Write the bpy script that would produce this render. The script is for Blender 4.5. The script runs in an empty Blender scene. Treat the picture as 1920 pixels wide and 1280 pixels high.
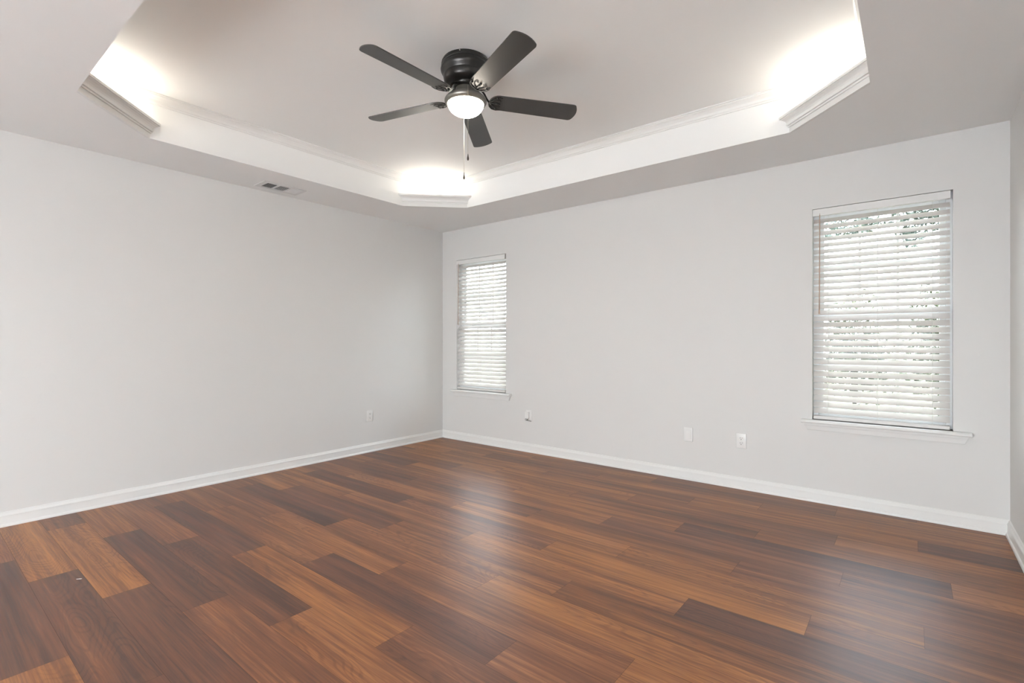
import bpy, bmesh, math, random
from mathutils import Vector, Matrix
PI = math.pi
rnd = random.Random(7)
C = bpy.context.scene.collection
S = bpy.context.scene

# ------------------------------------------------------------------ camera
RX, BY, H = 4.82, -7.20, 2.44            # right wall x, back wall y, soffit height
cam_d = bpy.data.cameras.new('camera'); cam = bpy.data.objects.new('camera', cam_d); C.objects.link(cam)
cam_d.sensor_width = 36; cam_d.sensor_fit = 'HORIZONTAL'
cam_d.lens = 932.0 / 1920.0 * 36.0
cam_d.clip_start = 0.02
cam.location = (4.365, -4.114, 1.14)
cam.rotation_euler = (PI/2, 0, math.atan2(748, 932))
S.camera = cam

# ------------------------------------------------------------------ world, lights, exposure
S.view_settings.view_transform = 'Standard'; S.view_settings.look = 'None'
S.view_settings.exposure = 0.10; S.view_settings.gamma = 1.0
S.view_settings.use_curve_mapping = False
W = bpy.data.worlds.new('world'); S.world = W; W.use_nodes = True
nt = W.node_tree; nt.nodes.clear()
wo = nt.nodes.new('ShaderNodeOutputWorld'); bg = nt.nodes.new('ShaderNodeBackground')
bg.inputs['Strength'].default_value = 15.0
tcw = nt.nodes.new('ShaderNodeTexCoord'); sxw = nt.nodes.new('ShaderNodeSeparateXYZ'); rw = nt.nodes.new('ShaderNodeValToRGB')   # hazy bright horizon, deeper overhead
rw.color_ramp.elements[0].position = 0.10; rw.color_ramp.elements[0].color = (0.90, 0.96, 1.0, 1)
rw.color_ramp.elements[1].position = 0.85; rw.color_ramp.elements[1].color = (0.33, 0.42, 0.52, 1)
nt.links.new(tcw.outputs['Generated'], sxw.inputs[0]); nt.links.new(sxw.outputs[2], rw.inputs['Fac']); nt.links.new(rw.outputs['Color'], bg.inputs['Color'])
nt.links.new(bg.outputs[0], wo.inputs[0])

def area(name, loc, rot, sx, sy, power, col=(1, 1, 1)):
    l = bpy.data.lights.new(name, 'AREA'); l.shape = 'RECTANGLE'; l.size = sx; l.size_y = sy
    l.energy = power; l.color = col
    o = bpy.data.objects.new(name, l); C.objects.link(o); o.location = loc; o.rotation_euler = rot
    return o
# sampling portals for the daylight: the added opening behind the camera and the two windows
DX0, DX1, DZ1 = 1.70, 4.70, 1.70  # made-up opening behind the camera, sized to light the room
for nm, loc, rot, sx_, sz_ in (('portal_added_opening', ((DX0+DX1)/2, BY-0.10, DZ1/2), (PI/2, 0, 0), DX1-DX0, DZ1),
                               ('portal_window', (0.6075, 0.118, 1.334), (-PI/2, 0, 0), 0.74, 1.49), ('portal_window', (4.192, 0.118, 1.334), (-PI/2, 0, 0), 0.75, 1.49)):
    area(nm, loc, rot, sx_, sz_, 1.0).data.cycles.is_portal = True
# high sun from the right, behind the camera: it never enters the two windows
sl = bpy.data.lights.new('sun', 'SUN'); sl.energy = 130.0; sl.angle = 0.009; sl.color = (1.0, 0.985, 0.97)
so_ = bpy.data.objects.new('sun', sl); C.objects.link(so_)
so_.rotation_euler = Vector((-0.55, 0.0, -0.83)).to_track_quat('-Z', 'Y').to_euler()
# bulbs in the four corner coves of the tray ceiling
TX0, TX1, TY0, TY1, TZ, TL = 0.566, 4.205, -3.515, -0.617, 2.725, 0.43
for i, (cx, cy, sx, sy) in enumerate(((TX0, TY1, 1, -1), (TX1, TY1, -1, -1), (TX0, TY0, 1, 1), (TX1, TY0, -1, 1))):
    d = Vector((sx, sy, 0)).normalized(); aim = Vector((d.x*math.cos(0.42), d.y*math.cos(0.42), math.sin(0.42)))
    o = area('cove_strip', (cx + d.x*0.085, cy + d.y*0.085, 2.560), aim.to_track_quat('-Z', 'Y').to_euler(), 0.16, 0.05, 3.6, (1.0, 0.93, 0.82))

# ------------------------------------------------------------------ helpers
def link(name, me, parent=None, mats=()):
    o = bpy.data.objects.new(name, me); C.objects.link(o)
    if not isinstance(mats, (list, tuple)): mats = (mats,)
    for m in mats: me.materials.append(m)
    if parent: o.parent = parent
    return o
def obj(name, bm, m, parent=None, smooth=False, angle=None):
    me = bpy.data.meshes.new(name)
    bmesh.ops.recalc_face_normals(bm, faces=bm.faces[:])
    bm.to_mesh(me); bm.free()
    if smooth:
        for p in me.polygons: p.use_smooth = True
        if angle: me.set_sharp_from_angle(angle=math.radians(angle))
    return link(name, me, parent, m)
def empty(name, loc, parent=None):
    o = bpy.data.objects.new(name, None); C.objects.link(o); o.location = loc; o.empty_display_size = 0.05
    if parent: o.parent = parent
    return o
def tag(o, label, cat, group=None):
    o['label'] = label; o['category'] = cat
    if group: o['group'] = group
    return o
def struct(o, label=None):
    o['kind'] = 'structure'
    if label: o['label'] = label
    return o
def box(bm, x0, x1, y0, y1, z0, z1, mat=None):
    vs = [bm.verts.new(p) for p in ((x0,y0,z0),(x1,y0,z0),(x1,y1,z0),(x0,y1,z0),(x0,y0,z1),(x1,y0,z1),(x1,y1,z1),(x0,y1,z1))]
    fs = [bm.faces.new([vs[i] for i in f]) for f in ((0,3,2,1),(4,5,6,7),(0,1,5,4),(1,2,6,5),(2,3,7,6),(3,0,4,7))]
    if mat:
        for v in vs: v.co = mat @ v.co
    return vs, fs
def rbox(bm, x0, x1, y0, y1, z0, z1, r=0.002, seg=2):
    vs, fs = box(bm, x0, x1, y0, y1, z0, z1)
    es = list({e for f in fs for e in f.edges})
    bmesh.ops.bevel(bm, geom=es, offset=r, segments=seg, profile=0.5, affect='EDGES')
def lathe(bm, prof, n=48, c=(0, 0), closed=False):
    rings = []
    for r, z in prof:
        if r < 1e-6: rings.append([bm.verts.new((c[0], c[1], z))])
        else: rings.append([bm.verts.new((c[0]+r*math.cos(2*PI*k/n), c[1]+r*math.sin(2*PI*k/n), z)) for k in range(n)])
    for a, b in zip(rings, rings[1:]):
        for k in range(n):
            k2 = (k+1) % n
            if len(a) == 1 and len(b) == 1: continue
            if len(a) == 1: bm.faces.new((a[0], b[k], b[k2]))
            elif len(b) == 1: bm.faces.new((a[k], b[0], a[k2]))
            else: bm.faces.new((a[k], b[k], b[k2], a[k2]))
def tube(bm, pts, r, n=10, flat=None, cap=True):
    pts = [Vector(p) for p in pts]; rings = []
    rs = r if isinstance(r, (list, tuple)) else [r]*len(pts)
    up = Vector((0, 0, 1)); prev = None
    for i, p in enumerate(pts):
        d = (pts[min(i+1, len(pts)-1)] - pts[max(i-1, 0)]).normalized()
        s = d.cross(up) if abs(d.dot(up)) < 0.98 else (prev or d.cross(Vector((0, 1, 0))))
        s = (s - d*s.dot(d)).normalized(); prev = s
        u = s.cross(d).normalized()
        fl = flat or 1.0
        rings.append([bm.verts.new(p + s*rs[i]*math.cos(2*PI*k/n) + u*rs[i]*fl*math.sin(2*PI*k/n)) for k in range(n)])
    for a, b in zip(rings, rings[1:]):
        for k in range(n): bm.faces.new((a[k], a[(k+1) % n], b[(k+1) % n], b[k]))
    if cap: bm.faces.new(rings[0][::-1]); bm.faces.new(rings[-1])
def sweep(bm, path, prof, closed=False):
    """path: xy points, profile: (offset to the left of travel, z); mitred corners"""
    P = [Vector(p) for p in path]; n = len(P); rows = []
    for i in range(n):
        dn = (P[(i+1) % n]-P[i]).normalized() if (closed or i < n-1) else None
        dp = (P[i]-P[i-1]).normalized() if (closed or i > 0) else None
        if dn is None: m = Vector((-dp.y, dp.x))
        elif dp is None: m = Vector((-dn.y, dn.x))
        else:
            a = Vector((-dp.y, dp.x)); b = Vector((-dn.y, dn.x)); m = (a+b) / (1 + a.dot(b))
        rows.append([bm.verts.new((P[i].x+m.x*o, P[i].y+m.y*o, z)) for o, z in prof])
    K = len(prof)
    for i in range(n if closed else n-1):
        a, b = rows[i], rows[(i+1) % n]
        for k in range(K): bm.faces.new((a[k], b[k], b[(k+1) % K], a[(k+1) % K]))
    if not closed: bm.faces.new(rows[0][::-1]); bm.faces.new(rows[-1])
def prism(bm, poly, z0, z1, mat=None):
    a = [bm.verts.new((x, y, z0)) for x, y in poly]; b = [bm.verts.new((x, y, z1)) for x, y in poly]
    n = len(poly)
    bm.faces.new(a[::-1]); bm.faces.new(b)
    for k in range(n): bm.faces.new((a[k], a[(k+1) % n], b[(k+1) % n], b[k]))
    if mat:
        for v in a+b: v.co = mat @ v.co
    return a, b

# ------------------------------------------------------------------ materials
def mat(name, col, rough=0.5, metal=0.0, spec=0.5, bump=None, emis=None, var=None):
    m = bpy.data.materials.new(name); m.use_nodes = True; t = m.node_tree
    b = t.nodes['Principled BSDF']
    b.inputs['Base Color'].default_value = (*col, 1); b.inputs['Roughness'].default_value = rough
    b.inputs['Metallic'].default_value = metal; b.inputs['Specular IOR Level'].default_value = spec
    tc = t.nodes.new('ShaderNodeTexCoord')
    if bump:
        n = t.nodes.new('ShaderNodeTexNoise'); n.inputs['Scale'].default_value = bump[0]; n.inputs['Detail'].default_value = 4
        bp = t.nodes.new('ShaderNodeBump'); bp.inputs['Strength'].default_value = bump[1]; bp.inputs['Distance'].default_value = 0.002
        t.links.new(tc.outputs['Object'], n.inputs['Vector']); t.links.new(n.outputs['Fac'], bp.inputs['Height'])
        t.links.new(bp.outputs[0], b.inputs['Normal'])
    if var:
        n = t.nodes.new('ShaderNodeTexNoise'); n.inputs['Scale'].default_value = var[0]; n.inputs['Detail'].default_value = 3
        r = t.nodes.new('ShaderNodeValToRGB')
        r.color_ramp.elements[0].color = (*[c*(1-var[1]) for c in col], 1); r.color_ramp.elements[0].position = 0.3
        r.color_ramp.elements[1].color = (*[min(1, c*(1+var[1])) for c in col], 1); r.color_ramp.elements[1].position = 0.7
        t.links.new(tc.outputs['Object'], n.inputs['Vector']); t.links.new(n.outputs['Fac'], r.inputs['Fac'])
        t.links.new(r.outputs['Color'], b.inputs['Base Color'])
    if emis:
        b.inputs['Emission Color'].default_value = (*emis[0], 1); b.inputs['Emission Strength'].default_value = emis[1]
    return m
M_wall = mat('wall_paint', (0.75, 0.74, 0.722), 0.55, spec=0.3, bump=(260, 0.06))
M_ceil = mat('ceiling_paint', (0.915, 0.915, 0.90), 0.8, spec=0.2, bump=(180, 0.08))
M_trim = mat('trim_paint', (0.84, 0.835, 0.815), 0.32, spec=0.45, bump=(40, 0.03))
M_vinyl = mat('white_vinyl', (0.80, 0.81, 0.82), 0.35, bump=(50, 0.02))
M_plate = mat('white_plastic', (0.84, 0.83, 0.81), 0.3, bump=(90, 0.02))
M_slot = mat('dark_slot', (0.02, 0.02, 0.02), 0.6, bump=(90, 0.02))
M_screw = mat('screw_metal', (0.6, 0.6, 0.58), 0.35, 1.0, bump=(90, 0.02))
M_black = mat('black_metal', (0.007, 0.007, 0.0068), 0.34, spec=0.32, bump=(120, 0.05))
M_blade = mat('black_blade_lacquer', (0.009, 0.009, 0.0085), 0.48, spec=1.0, bump=(30, 0.02))
M_iron = mat('black_iron', (0.006, 0.006, 0.006), 0.5, spec=0.25, bump=(150, 0.05))
M_pewter = mat('brushed_dark_metal', (0.15, 0.145, 0.13), 0.40, 0.75, bump=(140, 0.04))
M_chain = mat('chain_metal', (0.45, 0.42, 0.36), 0.35, 1.0, bump=(300, 0.05))
M_bronze = mat('pendant_bronze', (0.05, 0.04, 0.032), 0.35, 0.5, bump=(200, 0.05))
M_globe = mat('lit_frosted_glass', (0.9, 0.9, 0.88), 0.4, emis=((1.0, 0.90, 0.76), 42.0), bump=(60, 0.02))
M_vent = mat('vent_enamel', (0.76, 0.755, 0.74), 0.45, bump=(90, 0.03))
M_duct = mat('duct_dark', (0.03, 0.03, 0.028), 0.8, bump=(40, 0.05))
M_wand = mat('wand_plastic', (0.42, 0.30, 0.23), 0.3, bump=(90, 0.02))
M_cord = mat('ladder_cord', (0.74, 0.72, 0.69), 0.8, bump=(400, 0.1))
M_bark = mat('bark', (0.03, 0.025, 0.022), 0.9, bump=(14, 0.6), var=(6, 0.3))
M_leaf = mat('leaf_green', (0.042, 0.056, 0.046), 0.5, var=(2.5, 0.35))
M_leaf2 = mat('leaf_light_green', (0.034, 0.044, 0.017), 0.5, var=(3.0, 0.3))
M_grass = mat('bounce_paving', (0.70, 0.69, 0.68), 0.9, bump=(60, 0.6), var=(1.2, 0.08))  # unseen ground, kept pale to bounce daylight in through the added opening
M_bounce = M_grass
M_grass = mat('lawn', (0.036, 0.040, 0.020), 0.9, bump=(60, 0.6), var=(1.2, 0.2))
M_ext = mat('added_eave', (0.62, 0.60, 0.56), 0.7, bump=(20, 0.05))
M_chip = mat('paint_chip', (0.8, 0.79, 0.76), 0.6, bump=(200, 0.1))

# slats: white faux wood, slightly translucent
M_slat = bpy.data.materials.new('blind_slat'); M_slat.use_nodes = True
t = M_slat.node_tree; b = t.nodes['Principled BSDF']; out = t.nodes['Material Output']
b.inputs['Base Color'].default_value = (0.77, 0.74, 0.72, 1); b.inputs['Roughness'].default_value = 0.38
tl = t.nodes.new('ShaderNodeBsdfTranslucent'); tl.inputs['Color'].default_value = (0.82, 0.68, 0.56, 1)
mx = t.nodes.new('ShaderNodeMixShader'); mx.inputs[0].default_value = 0.10
t.links.new(b.outputs[0], mx.inputs[1]); t.links.new(tl.outputs[0], mx.inputs[2]); t.links.new(mx.outputs[0], out.inputs[0])
tc = t.nodes.new('ShaderNodeTexCoord'); mp = t.nodes.new('ShaderNodeMapping'); mp.inputs['Scale'].default_value = (4, 120, 120)
nz = t.nodes.new('ShaderNodeTexNoise'); nz.inputs['Scale'].default_value = 3; bp = t.nodes.new('ShaderNodeBump'); bp.inputs['Strength'].default_value = 0.05
t.links.new(tc.outputs['Object'], mp.inputs[0]); t.links.new(mp.outputs[0], nz.inputs['Vector']); t.links.new(nz.outputs['Fac'], bp.inputs['Height']); t.links.new(bp.outputs[0], b.inputs['Normal'])

# window glass: clear pane with a fresnel reflection
M_glass = bpy.data.materials.new('window_glass'); M_glass.use_nodes = True
t = M_glass.node_tree; t.nodes.clear()
out = t.nodes.new('ShaderNodeOutputMaterial'); tr = t.nodes.new('ShaderNodeBsdfTransparent'); tr.inputs[0].default_value = (0.95, 0.97, 0.97, 1)
gl = t.nodes.new('ShaderNodeBsdfGlossy'); gl.inputs['Roughness'].default_value = 0.02
fr = t.nodes.new('ShaderNodeFresnel'); fr.inputs['IOR'].default_value = 1.3
mx = t.nodes.new('ShaderNodeMixShader')
t.links.new(fr.outputs[0], mx.inputs[0]); t.links.new(tr.outputs[0], mx.inputs[1]); t.links.new(gl.outputs[0], mx.inputs[2]); t.links.new(mx.outputs[0], out.inputs[0])

# wood plank floor: every plank carries (tone, hue, random) in a colour attribute
M_floor = bpy.data.materials.new('wood_planks'); M_floor.use_nodes = True
t = M_floor.node_tree; N = t.nodes; L = t.links; b = N['Principled BSDF']
def nd(k, **kw):
    n = N.new(k)
    for a, v in kw.items(): setattr(n, a, v)
    return n
def mth(op, a, bb=None, c=None, clamp=False):
    n = nd('ShaderNodeMath', operation=op, use_clamp=clamp)
    for i, v in enumerate((a, bb, c)):
        if v is None: continue
        if isinstance(v, (int, float)): n.inputs[i].default_value = v
        else: L.new(v, n.inputs[i])
    return n.outputs[0]
at = nd('ShaderNodeAttribute', attribute_name='plank'); sp = nd('ShaderNodeSeparateColor'); L.new(at.outputs['Color'], sp.inputs[0])
tone, hue, rn = sp.outputs[0], sp.outputs[1], sp.outputs[2]
tc = nd('ShaderNodeTexCoord'); sx = nd('ShaderNodeSeparateXYZ'); L.new(tc.outputs['Object'], sx.inputs[0])
u = mth('ADD', sx.outputs[0], mth('MULTIPLY', rn, 37.0)); v = mth('ADD', sx.outputs[1], mth('MULTIPLY', rn, 11.0))
def vec(su, sv, w=None):
    c = nd('ShaderNodeCombineXYZ'); L.new(mth('MULTIPLY', u, su), c.inputs[0]); L.new(mth('MULTIPLY', v, sv), c.inputs[1])
    if w is not None: L.new(mth('MULTIPLY', rn, w), c.inputs[2])
    return c.outputs[0]
def noise(vv, detail=3, rough=0.55, dist=0.0):
    n = nd('ShaderNodeTexNoise'); n.inputs['Scale'].default_value = 1.0; n.inputs['Detail'].default_value = detail
    n.inputs['Roughness'].default_value = rough; n.inputs['Distortion'].default_value = dist; L.new(vv, n.inputs['Vector']); return n.outputs['Fac']
broad = noise(vec(0.75, 13.0, 50), 3, 0.5, 0.4)
fine = noise(vec(4.0, 150.0, 90), 3, 0.65)
field = noise(vec(1.3, 5.5, 70), 2, 0.4)                     # contour field for the cathedral figure
rings = mth('SINE', mth('MULTIPLY', field, 190.0))
mask = mth('MULTIPLY', mth('SUBTRACT', noise(vec(0.5, 5.0, 30), 1, 0.4), 0.46, clamp=True), 7.0, clamp=True)
fig = mth('MULTIPLY', mth('MULTIPLY', mth('SUBTRACT', rings, 0.15, clamp=True), -1.0), mask)      # thin dark growth lines
mid = noise(vec(1.6, 52.0, 20), 3, 0.6, 0.2)
tt = mth('ADD', tone, mth('MULTIPLY', mth('SUBTRACT', broad, 0.5), 1.05))
tt = mth('ADD', tt, mth('MULTIPLY', mth('SUBTRACT', mid, 0.5), 0.75))
tt = mth('ADD', tt, mth('MULTIPLY', mth('SUBTRACT', fine, 0.5), 0.80))
tt = mth('ADD', tt, mth('MULTIPLY', fig, 0.15), clamp=True)
def ramp(cols):
    r = nd('ShaderNodeValToRGB'); e = r.color_ramp.elements
    for i, (p, c) in enumerate(cols):
        if i < 2: e[i].position = p; e[i].color = (*c, 1)
        else: k = e.new(p); k.color = (*c, 1)
    L.new(tt, r.inputs['Fac']); return r.outputs['Color']
cool = ramp(((0.0, (0.056, 0.023, 0.016)), (1.0, (0.39, 0.168, 0.080)), (0.45, (0.146, 0.055, 0.029))))
warm = ramp(((0.0, (0.070, 0.025, 0.010)), (1.0, (0.49, 0.205, 0.054)), (0.45, (0.197, 0.072, 0.023))))
mc = nd('ShaderNodeMix', data_type='RGBA'); L.new(hue, mc.inputs['Factor']); L.new(cool, mc.inputs['A']); L.new(warm, mc.inputs['B'])
L.new(mc.outputs['Result'], b.inputs['Base Color'])
L.new(mth('ADD', mth('MULTIPLY', fine, 0.16), 0.31), b.inputs['Roughness'])
b.inputs['Specular IOR Level'].default_value = 0.46
bp = nd('ShaderNodeBump'); bp.inputs['Strength'].default_value = 0.16; bp.inputs['Distance'].default_value = 0.002
L.new(mth('ADD', fine, mth('MULTIPLY', fig, 0.25)), bp.inputs['Height']); L.new(bp.outputs[0], b.inputs['Normal'])
M_gap = mat('plank_gap', (0.05, 0.028, 0.02), 0.7, bump=(50, 0.05))

# ------------------------------------------------------------------ floor
PW, PLN, PY0 = 0.1813, 1.2573, -0.087
# one joint x per row (row 0 starts 8.7 cm off the window wall) and the tones read off the photo: (tone, hue) by plank, with the lighting left in
row_x = {-1: 0.62, 0: 1.46, 1: 2.295, 2: 3.138, 3: 2.772, 4: 2.396, 5: 0.739, 6: 2.847, 7: 2.416, 8: 4.405, 9: 1.527, 10: 2.338,
         11: 1.847, 12: 1.540, 13: 2.334, 14: 1.936, 15: 1.550, 16: 2.362, 17: 1.968, 18: 1.569, 19: 2.366, 20: 1.977, 21: 1.30, 22: 0.9, 23: 2.1, 24: 1.5}
D, Mx, Lt, O = 'D', 'M', 'L', 'O'     # dark, medium, light, orange
TON = {'D': (0.25, 0.10), 'M': (0.39, 0.45), 'L': (0.53, 0.55), 'O': (0.57, 0.72), 'R': (0.45, 0.30), 'K': (0.39, 0.80), 'W': (0.52, 0.90)}  # K, W: plank colour plus the warmer light of the right side, painted in
row_t = {-1: 'KWKWKW', 0: 'KWWKW', 1: 'WKWWW', 2: 'WWKWD', 3: 'MWWKW', 4: 'MWKW', 5: 'DLWDO', 6: 'LLORM', 7: 'DMKR', 8: 'LLOWM', 9: 'LDRWM', 10: 'LLOD',
         11: 'LDLKM', 12: 'MDLOM', 13: 'RLMO', 14: 'MLDRM', 15: 'MDORM', 16: 'RDLM', 17: 'ODRM', 18: 'MODM', 19: 'ODDR', 20: 'RDOM', 21: 'MDDORM', 22: 'DMRODM', 23: 'RDMOWM', 24: 'DRMOWM'}
bm = bmesh.new()
lay = bm.loops.layers.float_color.new('plank')
box(bm, 0, RX, BY, 0, -0.06, -0.0012)
for f in bm.faces: f.material_index = 1
for r in range(-1, 40):
    ytop = min(0.0, PY0 - PW*r); ybot = max(BY, PY0 - PW*(r+1))
    if ybot >= ytop: continue
    x0 = row_x[r] if r in row_x else rnd.uniform(0, PLN)
    while x0 > 0: x0 -= PLN
    i = 0
    while x0 < RX:
        a, c = max(0, x0), min(RX, x0+PLN)
        if c - a > 0.004:
            s = row_t.get(r, 'DRMODW'); tn, hu = TON[s[min(i, len(s)-1)]]
            tn += rnd.uniform(-0.04, 0.04); hu = min(1, max(0, hu + rnd.uniform(-0.08, 0.08)))
            g = 0.0005
            fs = [bm.faces.new([bm.verts.new(p) for p in ((a+g, ybot+g, 0), (c-g, ybot+g, 0), (c-g, ytop-g, 0), (a+g, ytop-g, 0))])]
            q = rnd.random()
            for f in fs:
                for lp in f.loops: lp[lay] = (tn, hu, q, 1)
            i += 1
        x0 += PLN
me = bpy.data.meshes.new('floor'); bm.to_mesh(me); bm.free()
struct(link('floor', me, None, (M_floor, M_gap)), 'reddish brown wood plank floor running along the window wall')

# ------------------------------------------------------------------ ceiling with octagonal opening, tray sides and upper panel
bm = bmesh.new()
octo = [(TX0, TY0+TL), (TX0, TY1-TL), (TX0+TL, TY1), (TX1-TL, TY1), (TX1, TY1-TL), (TX1, TY0+TL), (TX1-TL, TY0), (TX0+TL, TY0)]
outer = [(-0.12, BY-0.12), (-0.12, 0.14), (RX+0.12, 0.14), (RX+0.12, BY-0.12)]
def ring(z):
    return [bm.verts.new((*p, z)) for p in outer], [bm.verts.new((*p, z)) for p in octo]
for z in (H, H+0.025):
    o_, i_ = ring(z)
    for k in range(4):
        bm.faces.new((o_[k], i_[2*k], i_[2*k+1], o_[(k+1) % 4]))
        bm.faces.new((o_[(k+1) % 4], i_[2*k+1], i_[(2*k+2) % 8]))
for k in (1, 3, 5, 7):
    a_, b_ = octo[k], octo[(k+1) % 8]
    bm.faces.new([bm.verts.new(p) for p in ((*a_, H), (*b_, H), (*b_, H+0.025), (*a_, H+0.025))])
bmesh.ops.remove_doubles(bm, verts=bm.verts[:], dist=1e-6)
# tray sides
for x0, x1, y0, y1 in ((TX0-0.02, TX0, TY0-0.02, TY1+0.02), (TX1, TX1+0.02, TY0-0.02, TY1+0.02), (TX0, TX1, TY1, TY1+0.02), (TX0, TX1, TY0-0.02, TY0)):
    box(bm, x0, x1, y0, y1, H+0.0005, TZ+0.02)
box(bm, TX0-0.1, TX1+0.1, TY0-0.1, TY1+0.1, TZ, TZ+0.03)
struct(obj('ceiling', bm, M_ceil), 'pale ceiling with a recessed octagonal tray')

# crown around the top of the tray
z = TZ
prof = [(0, z-0.062), (0.008, z-0.062), (0.010, z-0.054), (0.016, z-0.050), (0.020, z-0.036), (0.030, z-0.022), (0.042, z-0.014), (0.044, z-0.008), (0.052, z-0.008), (0.052, z), (0, z)]
bm = bmesh.new(); sweep(bm, [(TX0, TY0), (TX1, TY0), (TX1, TY1), (TX0, TY1)], prof, closed=True)
struct(obj('trim_1', bm, M_trim), 'white crown moulding around the top of the tray')
# four diagonal corner boards with stepped crown, open above (the cove bulbs sit behind)
cprof = [(-0.018, 2.4398), (0.0005, 2.4398), (0.0005, 2.472), (0.0075, 2.4725), (0.0085, 2.480), (0.004, 2.483), (0.0045, 2.4845), (0.0135, 2.4855), (0.0155, 2.493), (0.011, 2.4965),
         (0.0125, 2.504), (0.018, 2.514), (0.027, 2.5235), (0.036, 2.5295), (0.036, 2.5325), (0.043, 2.5335), (0.043, 2.549), (-0.018, 2.549)]
corners = [('corner of tray between the left and window walls', TX0, TY1, 1, -1), ('corner of tray by the right window', TX1, TY1, -1, -1),
           ('near left corner of tray', TX0, TY0, 1, 1), ('near right corner of tray, out of view', TX1, TY0, -1, 1)]
for i, (lb, cx, cy, sx_, sy_) in enumerate(corners):
    bm = bmesh.new(); A = []; B = []
    for o_, z_ in cprof:
        l_ = TL + o_*math.sqrt(2)
        A.append(bm.verts.new((cx, cy + sy_*l_, z_))); B.append(bm.verts.new((cx + sx_*l_, cy, z_)))
    K = len(cprof)
    for k in range(K): bm.faces.new((A[k], B[k], B[(k+1) % K], A[(k+1) % K]))
    bm.faces.new(A[::-1]); bm.faces.new(B)
    struct(obj('trim_%d' % (i+2), bm, M_trim), 'stepped white corner moulding at the ' + lb)

# ------------------------------------------------------------------ walls
WT = 0.12
wins = [(0.236, 0.979), (3.815, 4.569)]; WZ0, WZ1 = 0.585, 2.083
bm = bmesh.new()
xs = [-WT, wins[0][0], wins[0][1], wins[1][0], wins[1][1], RX+WT]
box(bm, xs[0], xs[1], 0, WT, -0.06, H); box(bm, xs[2], xs[3], 0, WT, -0.06, H); box(bm, xs[4], xs[5], 0, WT, -0.06, H)
for a, c in wins:
    box(bm, a, c, 0, WT, -0.06, WZ0); box(bm, a, c, 0, WT, WZ1, H)
bmesh.ops.remove_doubles(bm, verts=bm.verts[:], dist=1e-5)
struct(obj('wall_back', bm, M_wall), 'white window wall facing the camera')
bm = bmesh.new(); box(bm, -WT, 0, BY-WT, 0, -0.06, H); struct(obj('wall_left', bm, M_wall), 'long blank white wall on the left')
bm = bmesh.new(); box(bm, RX, RX+WT, BY-WT, 0, -0.06, H); struct(obj('wall_right', bm, M_wall), 'sliver of white wall at the right edge')
bm = bmesh.new()
box(bm, 0, DX0, BY-WT, BY, -0.06, H); box(bm, DX1, RX, BY-WT, BY, -0.06, H); box(bm, DX0, DX1, BY-WT, BY, DZ1, H)
struct(obj('wall_front', bm, M_wall), 'wall behind the camera with a wide unseen opening added to let daylight in')

# baseboards with shoe
bprof = [(0, 0), (0.022, 0), (0.022, 0.006), (0.0205, 0.012), (0.017, 0.0165), (0.0135, 0.018), (0.0125, 0.062), (0.0150, 0.064), (0.0135, 0.070), (0.009, 0.078), (0.006, 0.087), (0.0, 0.090)]
def baseboard(name, pts, lb):
    bm = bmesh.new(); sweep(bm, pts, bprof); struct(obj(name, bm, M_trim), lb)
baseboard('baseboard_left', [(0, 0), (0, BY)], 'white baseboard along the left wall')
baseboard('baseboard_back', [(RX, 0), (0, 0)], 'white baseboard under the two windows')
baseboard('baseboard_right', [(RX, BY), (RX, 0)], 'white baseboard along the right wall')

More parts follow.
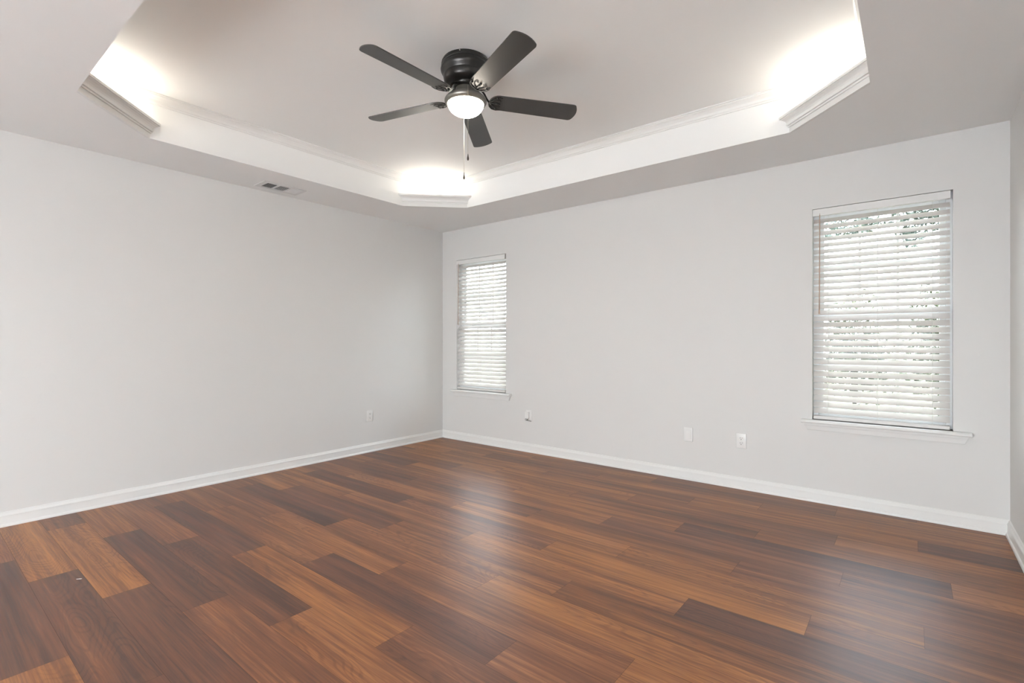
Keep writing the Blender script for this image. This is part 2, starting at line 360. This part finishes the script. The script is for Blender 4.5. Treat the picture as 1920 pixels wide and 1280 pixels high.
# ------------------------------------------------------------------ windows
def window(idx, a, c, lb):
    root = empty('window_%d' % idx, ((a+c)/2, 0.06, WZ0)); struct(root, lb)
    ox, oy, oz = root.location
    def part(name, bm, m, p=root, **k):
        for v_ in bm.verts: v_.co -= Vector((ox, oy, oz))
        return obj(name, bm, m, p, **k)
    F0, F1 = 0.060, 0.125                     # frame depth
    bm = bmesh.new(); w = 0.032
    rbox(bm, a, a+w, F0, F1, WZ0, WZ1, 0.003); rbox(bm, c-w, c, F0, F1, WZ0, WZ1, 0.003)
    rbox(bm, a+w, c-w, F0, F1, WZ0, WZ0+0.035, 0.003); rbox(bm, a+w, c-w, F0, F1, WZ1-w, WZ1, 0.003)
    part('window_frame', bm, M_vinyl)
    zm = 1.318
    for nm, z0, z1, y0 in (('lower_sash', WZ0+0.035, zm+0.018, 0.068), ('upper_sash', zm-0.018, WZ1-w, 0.096)):
        bm = bmesh.new(); s = 0.030; y1 = y0+0.022; x0, x1 = a+w, c-w
        rbox(bm, x0, x0+s, y0, y1, z0, z1, 0.002); rbox(bm, x1-s, x1, y0, y1, z0, z1, 0.002)
        rbox(bm, x0+s, x1-s, y0, y1, z0, z0+0.036, 0.002); rbox(bm, x0+s, x1-s, y0, y1, z1-0.036, z1, 0.002)
        sash = part(nm, bm, M_vinyl)
        bm = bmesh.new(); box(bm, x0+s-0.004, x1-s+0.004, y0+0.009, y0+0.013, z0+0.032, z1-0.032)
        part('glass_pane', bm, M_glass, sash)
        bm = bmesh.new(); gx0, gx1, gz0, gz1 = x0+s, x1-s, z0+0.036, z1-0.036
        for k in (1, 2):
            xm = gx0 + (gx1-gx0)*k/3; box(bm, xm-0.008, xm+0.008, y0+0.004, y0+0.009, gz0, gz1)
        zc = (gz0+gz1)/2; box(bm, gx0, gx1, y0+0.0042, y0+0.0088, zc-0.008, zc+0.008)
        part('muntin_grid', bm, M_vinyl, sash)
    # stool with rounded nose and horns
    bm = bmesh.new(); sa, sc = a-0.065, c+0.085
    nose = [(-0.050, 0.566), (-0.048, 0.5715), (-0.043, 0.5765), (-0.036, 0.5795), (-0.028, 0.580), (0.0, 0.580), (0.0, 0.556), (-0.040, 0.556), (-0.046, 0.558), (-0.049, 0.561)]
    va = [bm.verts.new((sa, y_, z_+0.005)) for y_, z_ in nose]; vc = [bm.verts.new((sc, y_, z_+0.005)) for y_, z_ in nose]
    for k in range(len(nose)): bm.faces.new((va[k], vc[k], vc[(k+1) % len(nose)], va[(k+1) % len(nose)]))
    bm.faces.new(va[::-1]); bm.faces.new(vc)
    box(bm, a, c, 0, 0.064, 0.561, 0.585)
    part('window_sill', bm, M_trim, smooth=True, angle=40)
    bm = bmesh.new(); za, zb = 0.510, 0.561
    ap = [(-0.003, 0.012), (0.004, 0.014), (0.030, 0.018), (0.038, 0.021), (0.051, 0.022)]   # height over bottom, depth
    for y_sign in (0,):
        L_, R_ = [], []
        for h_, d_ in ap:
            k = (h_/0.051)
            L_.append((a-0.030-0.026*k, za+max(0, h_), d_)); R_.append((c+0.052+0.020*k, za+max(0, h_), d_))
        fr_l = [bm.verts.new((x_, -d_, z_)) for x_, z_, d_ in L_]; fr_r = [bm.verts.new((x_, -d_, z_)) for x_, z_, d_ in R_]
        bk_l = [bm.verts.new((x_, 0, z_)) for x_, z_, d_ in L_]; bk_r = [bm.verts.new((x_, 0, z_)) for x_, z_, d_ in R_]
        for k in range(len(ap)-1):
            bm.faces.new((fr_l[k], fr_r[k], fr_r[k+1], fr_l[k+1])); bm.faces.new((bk_l[k], bk_l[k+1], bk_r[k+1], bk_r[k]))
            bm.faces.new((fr_l[k], fr_l[k+1], bk_l[k+1], bk_l[k])); bm.faces.new((fr_r[k], bk_r[k], bk_r[k+1], fr_r[k+1]))
        bm.faces.new((fr_l[0], bk_l[0], bk_r[0], fr_r[0])); bm.faces.new((fr_l[-1], fr_r[-1], bk_r[-1], bk_l[-1]))
    part('apron', bm, M_trim)
    return root
window(1, *wins[0], 'small looking double hung window beside the room corner')
window(2, *wins[1], 'large looking double hung window near the right wall')

# ------------------------------------------------------------------ blinds
SP, SW, TH = 0.0435, 0.050, math.radians(43)
def blind(a, c, label, wand_x, ladders):
    bx0, bx1 = a+0.006, c-0.014; yc = 0.030
    root = empty('window_blind', ((bx0+bx1)/2, yc, 0.59)); tag(root, label, 'blind', 'white slatted blinds in the windows')
    o3 = root.location.copy()
    def part(name, bm, m, p=root, lb=None, **k):
        for v_ in bm.verts: v_.co -= o3
        o = obj(name, bm, m, p, **k)
        if lb: o['label'] = lb
        return o
    bm = bmesh.new(); rbox(bm, bx0+0.003, bx1-0.003, 0.012, 0.052, 2.036, 2.078, 0.002)
    part('headrail', bm, M_plate)
    bm = bmesh.new(); rbox(bm, bx0-0.003, bx1+0.003, -0.004, 0.007, 2.030, 2.0785, 0.002)
    part('valance', bm, M_trim)
    # slats, one mesh: outer edge raised
    bm = bmesh.new(); n = int((2.022-0.632)/SP)+1
    zs = [1.997 - k*SP for k in range(n) if 1.997 - k*SP > 0.636]
    for k, z_ in enumerate(zs):
        th = TH + rnd.uniform(-0.03, 0.03); dz0, dz1 = rnd.uniform(-0.0012, 0.0012), rnd.uniform(-0.0012, 0.0012)
        rows = []
        for x_, dz in ((bx0, dz0), (bx1, dz1)):
            r_ = []
            for s_ in range(7):
                w_ = (s_/6-0.5)*SW; cr = 0.0022*(1-(2*s_/6-1)**2)
                for side in (0, 1):
                    h_ = cr + (0.0026 if side else 0)
                    r_.append(bm.verts.new((x_, yc + w_*math.cos(th) - h_*math.sin(th), z_+dz + w_*math.sin(th) + h_*math.cos(th))))
            rows.append(r_)
        A, B = rows
        for s_ in range(6):
            bm.faces.new((A[2*s_], A[2*s_+2], B[2*s_+2], B[2*s_])); bm.faces.new((A[2*s_+1], B[2*s_+1], B[2*s_+3], A[2*s_+3]))
            bm.faces.new((A[2*s_], A[2*s_+1], A[2*s_+3], A[2*s_+2])); bm.faces.new((B[2*s_], B[2*s_+2], B[2*s_+3], B[2*s_+1]))
        bm.faces.new((A[0], B[0], B[1], A[1])); bm.faces.new((A[12], A[13], B[13], B[12]))
    part('slats', bm, M_slat)
    bm = bmesh.new(); rbox(bm, bx0, bx1, 0.004, 0.056, 0.5885, 0.612, 0.003); part('bottom_rail', bm, M_slat)
    for lx in ladders:
        bm = bmesh.new()
        for y_ in (yc-0.5*SW*math.cos(TH)-0.001, yc+0.5*SW*math.cos(TH)+0.001): tube(bm, [(lx, y_, 0.600), (lx, y_, 2.036)], 0.0007, 6)
        part('ladder_cord', bm, M_cord)
    bm = bmesh.new(); tube(bm, [(wand_x, -0.010, 2.036), (wand_x, -0.010, 1.90), (wand_x-0.002, -0.011, 1.42), (wand_x-0.003, -0.011, 1.335)], [0.0030, 0.0033, 0.0038, 0.0052], 8)
    tube(bm, [(wand_x, -0.010, 2.034), (wand_x, -0.008, 2.046), (wand_x, 0.014, 2.048)], 0.0015, 6)
    part('tilt_wand', bm, M_wand, lb='brownish plastic tilt wand')
blind(*wins[0], 'white slatted blind in the narrow looking window by the room corner', 0.272, (0.33, 0.607, 0.885))
blind(*wins[1], 'white slatted blind in the wide looking window near the right wall', 3.862, (3.91, 4.19, 4.471))

# ------------------------------------------------------------------ ceiling fan
FC = Vector((2.396, -2.080, TZ))
fan = empty('ceiling_fan', FC)
tag(fan, 'black five-blade ceiling fan with lit frosted bowl light, mounted in the tray', 'ceiling fan')
def zz(z_): return z_ - TZ
bm = bmesh.new()
lathe(bm, [(0, 0), (0.128, 0), (0.131, -0.004), (0.132, -0.012), (0.136, -0.014), (0.137, -0.020), (0.1345, -0.023), (0.137, -0.026), (0.138, -0.032), (0.135, -0.035),
           (0.138, -0.038), (0.141, -0.050), (0.140, -0.058), (0.135, -0.068), (0.127, -0.078), (0.1245, -0.084), (0.126, -0.088), (0.1255, -0.096), (0.122, -0.112), (0.118, -0.122), (0.108, -0.129), (0.078, -0.133), (0, -0.133)], 64)
hous = obj('motor_housing', bm, M_black, fan, True, 40)
bm = bmesh.new()                      # cooling slots and canopy screws
for k in range(28):
    a_ = 2*PI*k/28; m_ = Matrix.Rotation(a_, 4, 'Z')
    box(bm, 0.1185, 0.1215, -0.004, 0.004, -0.112, -0.100, m_)
obj('cooling_slots', bm, M_slot, hous)
for k in range(4):
    bm = bmesh.new(); a_ = math.radians(127 + 90*k + (7 if k % 2 else -7))
    tube(bm, [(0.128*math.cos(a_), 0.128*math.sin(a_), -0.008), (0.1355*math.cos(a_), 0.1355*math.sin(a_), -0.008)], 0.0035, 10)
    obj('screw', bm, M_screw, hous)
bm = bmesh.new()
lathe(bm, [(0, -0.133), (0.074, -0.133), (0.074, -0.138), (0.070, -0.146), (0.062, -0.152), (0.058, -0.154), (0.0, -0.154)], 48)
obj('flywheel', bm, M_black, fan, True, 40)
bm = bmesh.new()
lathe(bm, [(0, -0.150), (0.056, -0.150), (0.056, -0.178), (0.060, -0.186), (0.072, -0.193), (0.090, -0.199), (0.106, -0.205), (0.115, -0.213), (0.1195, -0.222), (0.1190, -0.229), (0.1150, -0.236), (0.1090, -0.241), (0.1035, -0.2435), (0.1010, -0.240), (0.0990, -0.232), (0, -0.228)], 64)
lk = obj('light_kit', bm, M_pewter, fan, True, 50); lk['label'] = 'dark pewter bell-shaped light holder'
bm = bmesh.new(); gp = [(0.0985, -0.233), (0.1010, -0.241)]
for k in range(1, 17):
    a_ = PI/2*k/16; gp.append((0.1010*math.cos(a_) if k < 16 else 0.0, -0.241 - 0.066*math.sin(a_)))
lathe(bm, gp, 56); obj('glass_bowl', bm, M_globe, fan, True)['label'] = 'glowing white frosted glass bowl'
bm = bmesh.new(); lathe(bm, [(0.0, -0.312), (0.004, -0.311), (0.006, -0.308), (0.004, -0.305), (0, -0.305)], 12)
# blades
ZB = -0.209
def blade_outline():
    r0, r1 = 0.135, 0.658; pts = []
    hw0, hw1 = 0.058, 0.066
    for k in range(13):
        a_ = PI/2 + PI*k/12; pts.append((r0+0.052 + 0.052*math.cos(a_), hw0*math.sin(a_)))
    # lower edge to tip, rounded corners and slightly bowed end
    rc = 0.020; bow = 0.012
    for k in range(6):
        a_ = -PI/2 + PI/2*k/5*0.86; pts.append((r1-bow-rc + rc*math.cos(a_), -hw1+rc + rc*math.sin(a_)))
    for k in range(-3, 4): pts.append((r1 - bow*(k/4)**2 - 0.0005, (hw1-rc*0.75)*k/4))
    for k in range(6):
        a_ = PI/2*0.14 + PI/2*0.86*k/5; pts.append((r1-bow-rc + rc*math.cos(a_), hw1-rc + rc*math.sin(a_)))
    return pts
bm = bmesh.new(); a_, b_ = prism(bm, blade_outline(), -0.003, 0.003)
es = [e for e in bm.edges if abs(e.verts[0].co.z-e.verts[1].co.z) < 1e-6]
bmesh.ops.bevel(bm, geom=es, offset=0.0012, segments=2, profile=0.5, affect='EDGES')
bmesh.ops.recalc_face_normals(bm, faces=bm.faces[:])
blade_me = bpy.data.meshes.new('blade'); bm.to_mesh(blade_me); bm.free(); blade_me.materials.append(M_blade)
# bracket under the blade root: scrolled fork
bm = bmesh.new(); zb = -0.0065
def arc(cx, cy, r, a0, a1, n=12): return [(cx+r*math.cos(math.radians(a0+(a1-a0)*k/n)), cy+r*math.sin(math.radians(a0+(a1-a0)*k/n)), zb) for k in range(n+1)]
outer_arc = [(0.205, 0.050, zb), (0.180, 0.0545, zb), (0.157, 0.0475, zb), (0.142, 0.030, zb), (0.136, 0.010, zb), (0.136, -0.010, zb), (0.142, -0.030, zb), (0.157, -0.0475, zb), (0.180, -0.0545, zb), (0.205, -0.050, zb)]
tube(bm, outer_arc, [0.0025, 0.0035, 0.0042, 0.005, 0.006, 0.006, 0.005, 0.0042, 0.0035, 0.0025], 8, 0.5)
tube(bm, [(0.132, 0, zb), (0.150, 0, zb), (0.170, 0, zb), (0.190, 0, zb), (0.200, 0, zb)], [0.009, 0.007, 0.0055, 0.0055, 0.003], 8, 0.5)
for s_ in (1, -1):
    tube(bm, [(0.140, 0.006*s_, zb), (0.158, 0.020*s_, zb), (0.172, 0.030*s_, zb), (0.190, 0.032*s_, zb), (0.199, 0.024*s_, zb), (0.194, 0.016*s_, zb), (0.184, 0.018*s_, zb)], [0.0045, 0.004, 0.0036, 0.0032, 0.003, 0.0026, 0.0022], 8, 0.5)
    lathe(bm, [(0, zb-0.004), (0.004, zb-0.0035), (0.005, zb-0.001), (0.005, zb+0.003)], 10, (0.176, 0.044*s_))
lathe(bm, [(0, zb-0.005), (0.004, zb-0.0045), (0.005, zb-0.002), (0.005, zb+0.003)], 10, (0.178, 0))
bmesh.ops.recalc_face_normals(bm, faces=bm.faces[:])
brk_me = bpy.data.meshes.new('blade_bracket'); bm.to_mesh(brk_me); bm.free(); brk_me.materials.append(M_iron)
for p in brk_me.polygons: p.use_smooth = True
bm = bmesh.new()
tube(bm, [(0.060, 0, -0.146), (0.078, 0, -0.149), (0.096, 0, -0.158), (0.110, 0, -0.176), (0.120, 0, -0.196), (0.131, 0, -0.2125), (0.145, 0, -0.2165)], [0.011, 0.0105, 0.009, 0.008, 0.008, 0.009, 0.010], 10, 0.6)
bmesh.ops.recalc_face_normals(bm, faces=bm.faces[:])
arm_me = bpy.data.meshes.new('blade_arm'); bm.to_mesh(arm_me); bm.free(); arm_me.materials.append(M_iron)
for p in arm_me.polygons: p.use_smooth = True
droop = (-0.012, -0.012, 0.026, 0.014, 0.004)
for k in range(5):
    az = math.radians(-92.75 + 72*k)
    bl = bpy.data.objects.new('blade', blade_me); C.objects.link(bl); bl.parent = fan
    bl.location = (0, 0, ZB); bl.rotation_euler = (-0.215, droop[k], az)
    br = bpy.data.objects.new('blade_bracket', brk_me); C.objects.link(br); br.parent = bl
    ar = bpy.data.objects.new('blade_arm', arm_me); C.objects.link(ar); ar.parent = fan; ar.rotation_euler = (0, 0, az)
# pull chains: one on the near side, one behind the bowl
tow = Vector((4.365-FC.x, -4.114-FC.y, 0)).normalized(); rgt = Vector((-tow.y, tow.x, 0))
for sgn, lat, zend, ln in ((1, 0.0125, 2.121, 0.036), (-1, -0.010, 2.098, 0.042)):
    base = tow*(0.124*sgn) + rgt*lat; inn = tow*(0.056*sgn) + rgt*lat
    bm = bmesh.new()
    zt = zz(zend)+ln
    pts = [inn+Vector((0, 0, -0.168)), inn*0.6+base*0.4+Vector((0, 0, -0.172)), inn*0.2+base*0.8+Vector((0, 0, -0.190)), base+Vector((0, 0, -0.215)), base+Vector((0, 0, zt))]
    tube(bm, pts, 0.0010, 6)
    L0 = -0.215; q = int((L0-zt)/0.0048)
    for j in range(q):
        bmesh.ops.create_icosphere(bm, subdivisions=1, radius=0.0016, matrix=Matrix.Translation(base+Vector((0, 0, L0-j*0.0048))))
    ch = obj('pull_chain', bm, M_chain, fan)
    bm = bmesh.new(); e_ = zz(zend)
    lathe(bm, [(0, e_), (0.003, e_+0.001), (0.0052, e_+0.006), (0.0056, e_+0.012), (0.0042, e_+0.020), (0.0026, e_+0.028), (0.0020, e_+ln), (0, e_+ln)], 14, (base.x, base.y))
    obj('pendant', bm, M_bronze, ch, True)

# ------------------------------------------------------------------ ceiling register
vx0, vx1, vy0, vy1 = 0.108, 0.300, -2.236, -1.876
vent = empty('ceiling_vent', ((vx0+vx1)/2, (vy0+vy1)/2, H)); tag(vent, 'white three-section ceiling register set in the soffit near the left wall', 'vent')
vo = vent.location.copy()
def vpart(name, bm, m, lb=None):
    for v_ in bm.verts: v_.co -= vo
    o = obj(name, bm, m, vent)
    if lb: o['label'] = lb
    return o
secs = [(-2.196, -2.108), (-2.094, -2.006), (-1.992, -1.906)]; ix0, ix1 = 0.138, 0.266
bm = bmesh.new(); zt, zb_ = H, H-0.006
rbox(bm, vx0, ix0, vy0, vy1, zb_, zt, 0.002); rbox(bm, ix1, vx1, vy0, vy1, zb_, zt, 0.002)
ys = [vy0, secs[0][0], secs[0][1], secs[1][0], secs[1][1], secs[2][0], secs[2][1], vy1]
for k in range(0, 8, 2): box(bm, ix0-0.001, ix1+0.001, ys[k], ys[k+1], zb_, zt-0.0005)
vpart('frame', bm, M_vent)
for k, (y0, y1) in enumerate(secs):
    bm = bmesh.new(); nl = 8
    if k < 2:                                    # blades across, throwing away from the camera
        for j in range(nl):
            yc_ = y0 + (y1-y0)*(j+0.5)/nl; ang = math.radians(34 if k == 0 else 46)
            m_ = Matrix.Translation((0, yc_, H-0.0035)) @ Matrix.Rotation(ang, 4, 'X')
            box(bm, ix0, ix1, -0.0045, 0.0045, -0.0005, 0.0005, m_)
    else:
        for j in range(nl):
            yc_ = y0 + (y1-y0)*(j+0.5)/nl
            m_ = Matrix.Translation((0, yc_, H-0.0035)) @ Matrix.Rotation(math.radians(-38), 4, 'X')
            box(bm, ix0, ix1, -0.0062, 0.0062, -0.0005, 0.0005, m_)
    vpart('louver_bank', bm, M_vent)
    bm = bmesh.new(); box(bm, ix0, ix1, y0, y1, H-0.0008, H-0.0002); vpart('duct_opening', bm, M_duct)

# ------------------------------------------------------------------ wall plates
def plate_base(name, loc, rotz, w=0.072, h=0.116):
    root = empty(name, loc); root.rotation_euler = (0, 0, rotz)      # local -y faces the room
    bm = bmesh.new(); rbox(bm, -w/2, w/2, -0.0065, 0, -h/2, h/2, 0.0028, 3); obj('cover_plate', bm, M_plate, root, True, 50)
    return root
def screw(root, x, z_, y=-0.0065):
    bm = bmesh.new(); tube(bm, [(x, y+0.001, z_), (x, y-0.0012, z_)], 0.0032, 12); obj('screw', bm, M_plate, root)
def outlet(loc, rotz, label):
    root = plate_base('wall_outlet', loc, rotz); tag(root, label, 'outlet', 'duplex outlets low on the walls')
    for s_ in (1, -1):
        zc = 0.0195*s_
        bm = bmesh.new(); poly = []
        for k in range(24):
            a_ = 2*PI*k/24; poly.append((0.0172*math.cos(a_), max(-0.0142, min(0.0142, 0.0172*math.sin(a_)))))
        prism(bm, poly, 0, 0.0022, Matrix.Translation((0, -0.0062, zc)) @ Matrix.Rotation(PI/2, 4, 'X'))
        r_ = obj('receptacle', bm, M_plate, root)
        bm = bmesh.new()
        box(bm, -0.0078, -0.0052, -0.0088, -0.0080, zc-0.001, zc+0.0085); box(bm, 0.0052, 0.0074, -0.0088, -0.0080, zc, zc+0.0075)
        tube(bm, [(0, -0.0080, zc-0.0075), (0, -0.0089, zc-0.0075)], 0.0030, 12)
        obj('slots', bm, M_slot, r_)
    screw(root, 0, 0)
outlet((0, -1.027, 0.373), PI/2, 'white duplex outlet low on the blank left wall')
outlet((3.341, 0, 0.371), 0, 'white duplex outlet under the right window, on the window wall')
bp_ = plate_base('blank_wall_plate', (2.932, 0, 0.374), 0); tag(bp_, 'blank white cover plate on the window wall, left of the outlet', 'wall plate')
bm = bmesh.new(); rbox(bm, -0.022, 0.022, -0.0085, -0.0060, -0.040, 0.040, 0.001); obj('insert', bm, M_plate, bp_); screw(bp_, 0, 0.048); screw(bp_, 0, -0.048)
pj = empty('wall_jack', (1.290, 0, 0.374)); tag(pj, 'small white wall box with dark metal fitting at its foot, right of the left window', 'wall jack')
bm = bmesh.new(); rbox(bm, -0.036, 0.036, -0.007, 0, -0.050, 0.058, 0.003, 3); obj('cover_plate', bm, M_plate, pj, True, 50)
bm = bmesh.new(); rbox(bm, -0.034, 0.012, -0.032, -0.006, -0.028, 0.040, 0.004, 3); obj('plug_box', bm, M_plate, pj, True, 50)
bm = bmesh.new(); tube(bm, [(-0.017+0.011*math.cos(2*PI*k/16), -0.030, -0.038+0.009*math.sin(2*PI*k/16)) for k in range(17)], 0.0022, 8)
tube(bm, [(-0.010, -0.030, -0.046), (0.008, -0.020, -0.049), (0.034, -0.010, -0.053)], 0.003, 8); tube(bm, [(-0.006, -0.028, -0.040), (0.000, -0.022, -0.029)], 0.0025, 8)
obj('metal_clip', bm, M_pewter, pj, True)['label'] = 'dark looped metal fitting'

# small white fleck lying on the boards
bm = bmesh.new(); prism(bm, [(-0.011, -0.003), (-0.004, 0.0005), (0.003, 0.004), (0.011, 0.006), (0.010, 0.002), (0.002, -0.001), (-0.006, -0.0045)], 0.0, 0.0014)
o = obj('paint_chip', bm, M_chip); o.location = (1.251, -3.555, 0.0005); o.rotation_euler = (0, 0, 0.5)
tag(o, 'tiny white fleck lying on the dark boards at the left of the floor', 'debris')

# ------------------------------------------------------------------ outdoors: lawn and plants seen between the slats, paving and eave unseen
bm = bmesh.new(); box(bm, -60, 60, -60, -1.0, -0.5, -0.3); struct(obj('ground', bm, M_bounce), 'unseen pale paving added on the camera side to bounce light indoors')
bm = bmesh.new(); box(bm, -60, 60, -1.0, 60, -0.5, -0.3); struct(obj('ground', bm, M_grass), 'sunlit lawn outside the two windows')
bm = bmesh.new(); box(bm, -0.6, RX+0.6, WT, WT+0.55, 2.44, 2.50); box(bm, -0.6, RX+0.6, WT+0.55, WT+0.58, 2.36, 2.52)  # unseen overhang added to block the overhead sky from the slats
struct(obj('trim_7', bm, M_ext), 'unseen eave added over the two windows to shade the slats')
def leaves(bm, blobs, n, size):
    for c_, rad in blobs:
        c_ = Vector(c_); rad = Vector(rad)
        for _ in range(int(n*rad.x*rad.z)):
            d = Vector((rnd.gauss(0, 1), rnd.gauss(0, 1), rnd.gauss(0, 1))).normalized()*rnd.uniform(0.35, 1.0)
            p = c_ + Vector((d.x*rad.x, d.y*rad.y, d.z*rad.z))
            m_ = Matrix.Translation(p) @ Matrix.Rotation(rnd.uniform(0, 2*PI), 4, 'Z') @ Matrix.Rotation(rnd.uniform(-1.2, 1.2), 4, 'X') @ Matrix.Rotation(rnd.uniform(-1, 1), 4, 'Y')
            s_ = size*rnd.uniform(0.6, 1.3)
            vs = [bm.verts.new(m_ @ Vector(q)) for q in ((-s_, 0, 0), (-s_*0.2, -s_*0.38, s_*0.06), (s_, 0, -s_*0.1), (-s_*0.2, s_*0.38, s_*0.06))]
            bm.faces.new((vs[0], vs[1], vs[2])); bm.faces.new((vs[0], vs[2], vs[3]))
def plant(name, loc, blobs, stems, n, size, leafm, label, cat, group=None):
    root = empty(name, loc); tag(root, label, cat, group)
    lo = Vector(loc)
    bm = bmesh.new()
    for pts, rs in stems: tube(bm, [Vector(p)-lo for p in pts], rs, 8)
    obj('trunk' if cat == 'tree' else 'stems', bm, M_bark, root)
    bm = bmesh.new(); leaves(bm, [(Vector(c_)-lo, r_) for c_, r_ in blobs], n, size); obj('foliage', bm, leafm, root)
plant('tree', (5.6, 8.2, -0.3),
      [((4.72, 7.2, 3.45), (0.75, 0.5, 0.5)), ((5.6, 7.8, 3.9), (0.9, 0.8, 0.8)), ((3.5, 7.1, 3.28), (0.55, 0.4, 0.22)), ((4.1, 7.2, 4.0), (0.9, 0.6, 0.35)), ((4.35, 7.1, 3.0), (0.22, 0.25, 0.22)), ((6.6, 8.2, 3.6), (0.9, 0.8, 0.8))],
      [([(5.6, 8.2, -0.3), (5.55, 8.15, 1.2), (5.5, 8.0, 2.6), (5.4, 7.9, 4.2)], [0.16, 0.14, 0.12, 0.06]), ([(5.5, 8.0, 2.7), (4.9, 7.5, 3.4), (4.2, 7.2, 3.8), (3.4, 7.1, 3.4)], [0.07, 0.05, 0.03, 0.01]), ([(5.45, 8.0, 3.0), (6.2, 8.1, 3.6)], [0.06, 0.02])],
      3600, 0.06, M_leaf, 'leafy tree with hanging branches outside the top of the right window', 'tree')
for i, (x_, y_, h_, w_, lb) in enumerate(((4.95, 6.6, 2.5, 0.62, 'tallest light green shrub outside the right edge of the right window'), (3.45, 8.4, 2.3, 0.55, 'light green shrub outside the middle of the right window'),
                                          (2.05, 9.2, 1.85, 0.55, 'low light green shrub outside the left edge of the right window'))):
    hh = h_ + 0.3
    plant('shrub', (x_, y_, -0.3), [((x_, y_, -0.3+hh*0.62), (w_, w_*0.8, hh*0.38)), ((x_+0.25, y_-0.1, -0.3+hh*0.35), (w_*0.9, w_*0.7, hh*0.33)), ((x_-0.3, y_, -0.3+hh*0.40), (w_*0.8, w_*0.7, hh*0.33))],
          [([(x_, y_, -0.3), (x_+0.05*k, y_+0.04*k, 0.5), (x_+0.2*k, y_, hh*0.6)], [0.03, 0.02, 0.008]) for k in (-1, 0, 1)],
          3600, 0.05, M_leaf2, lb, 'shrub', 'shrubs outside the right window')
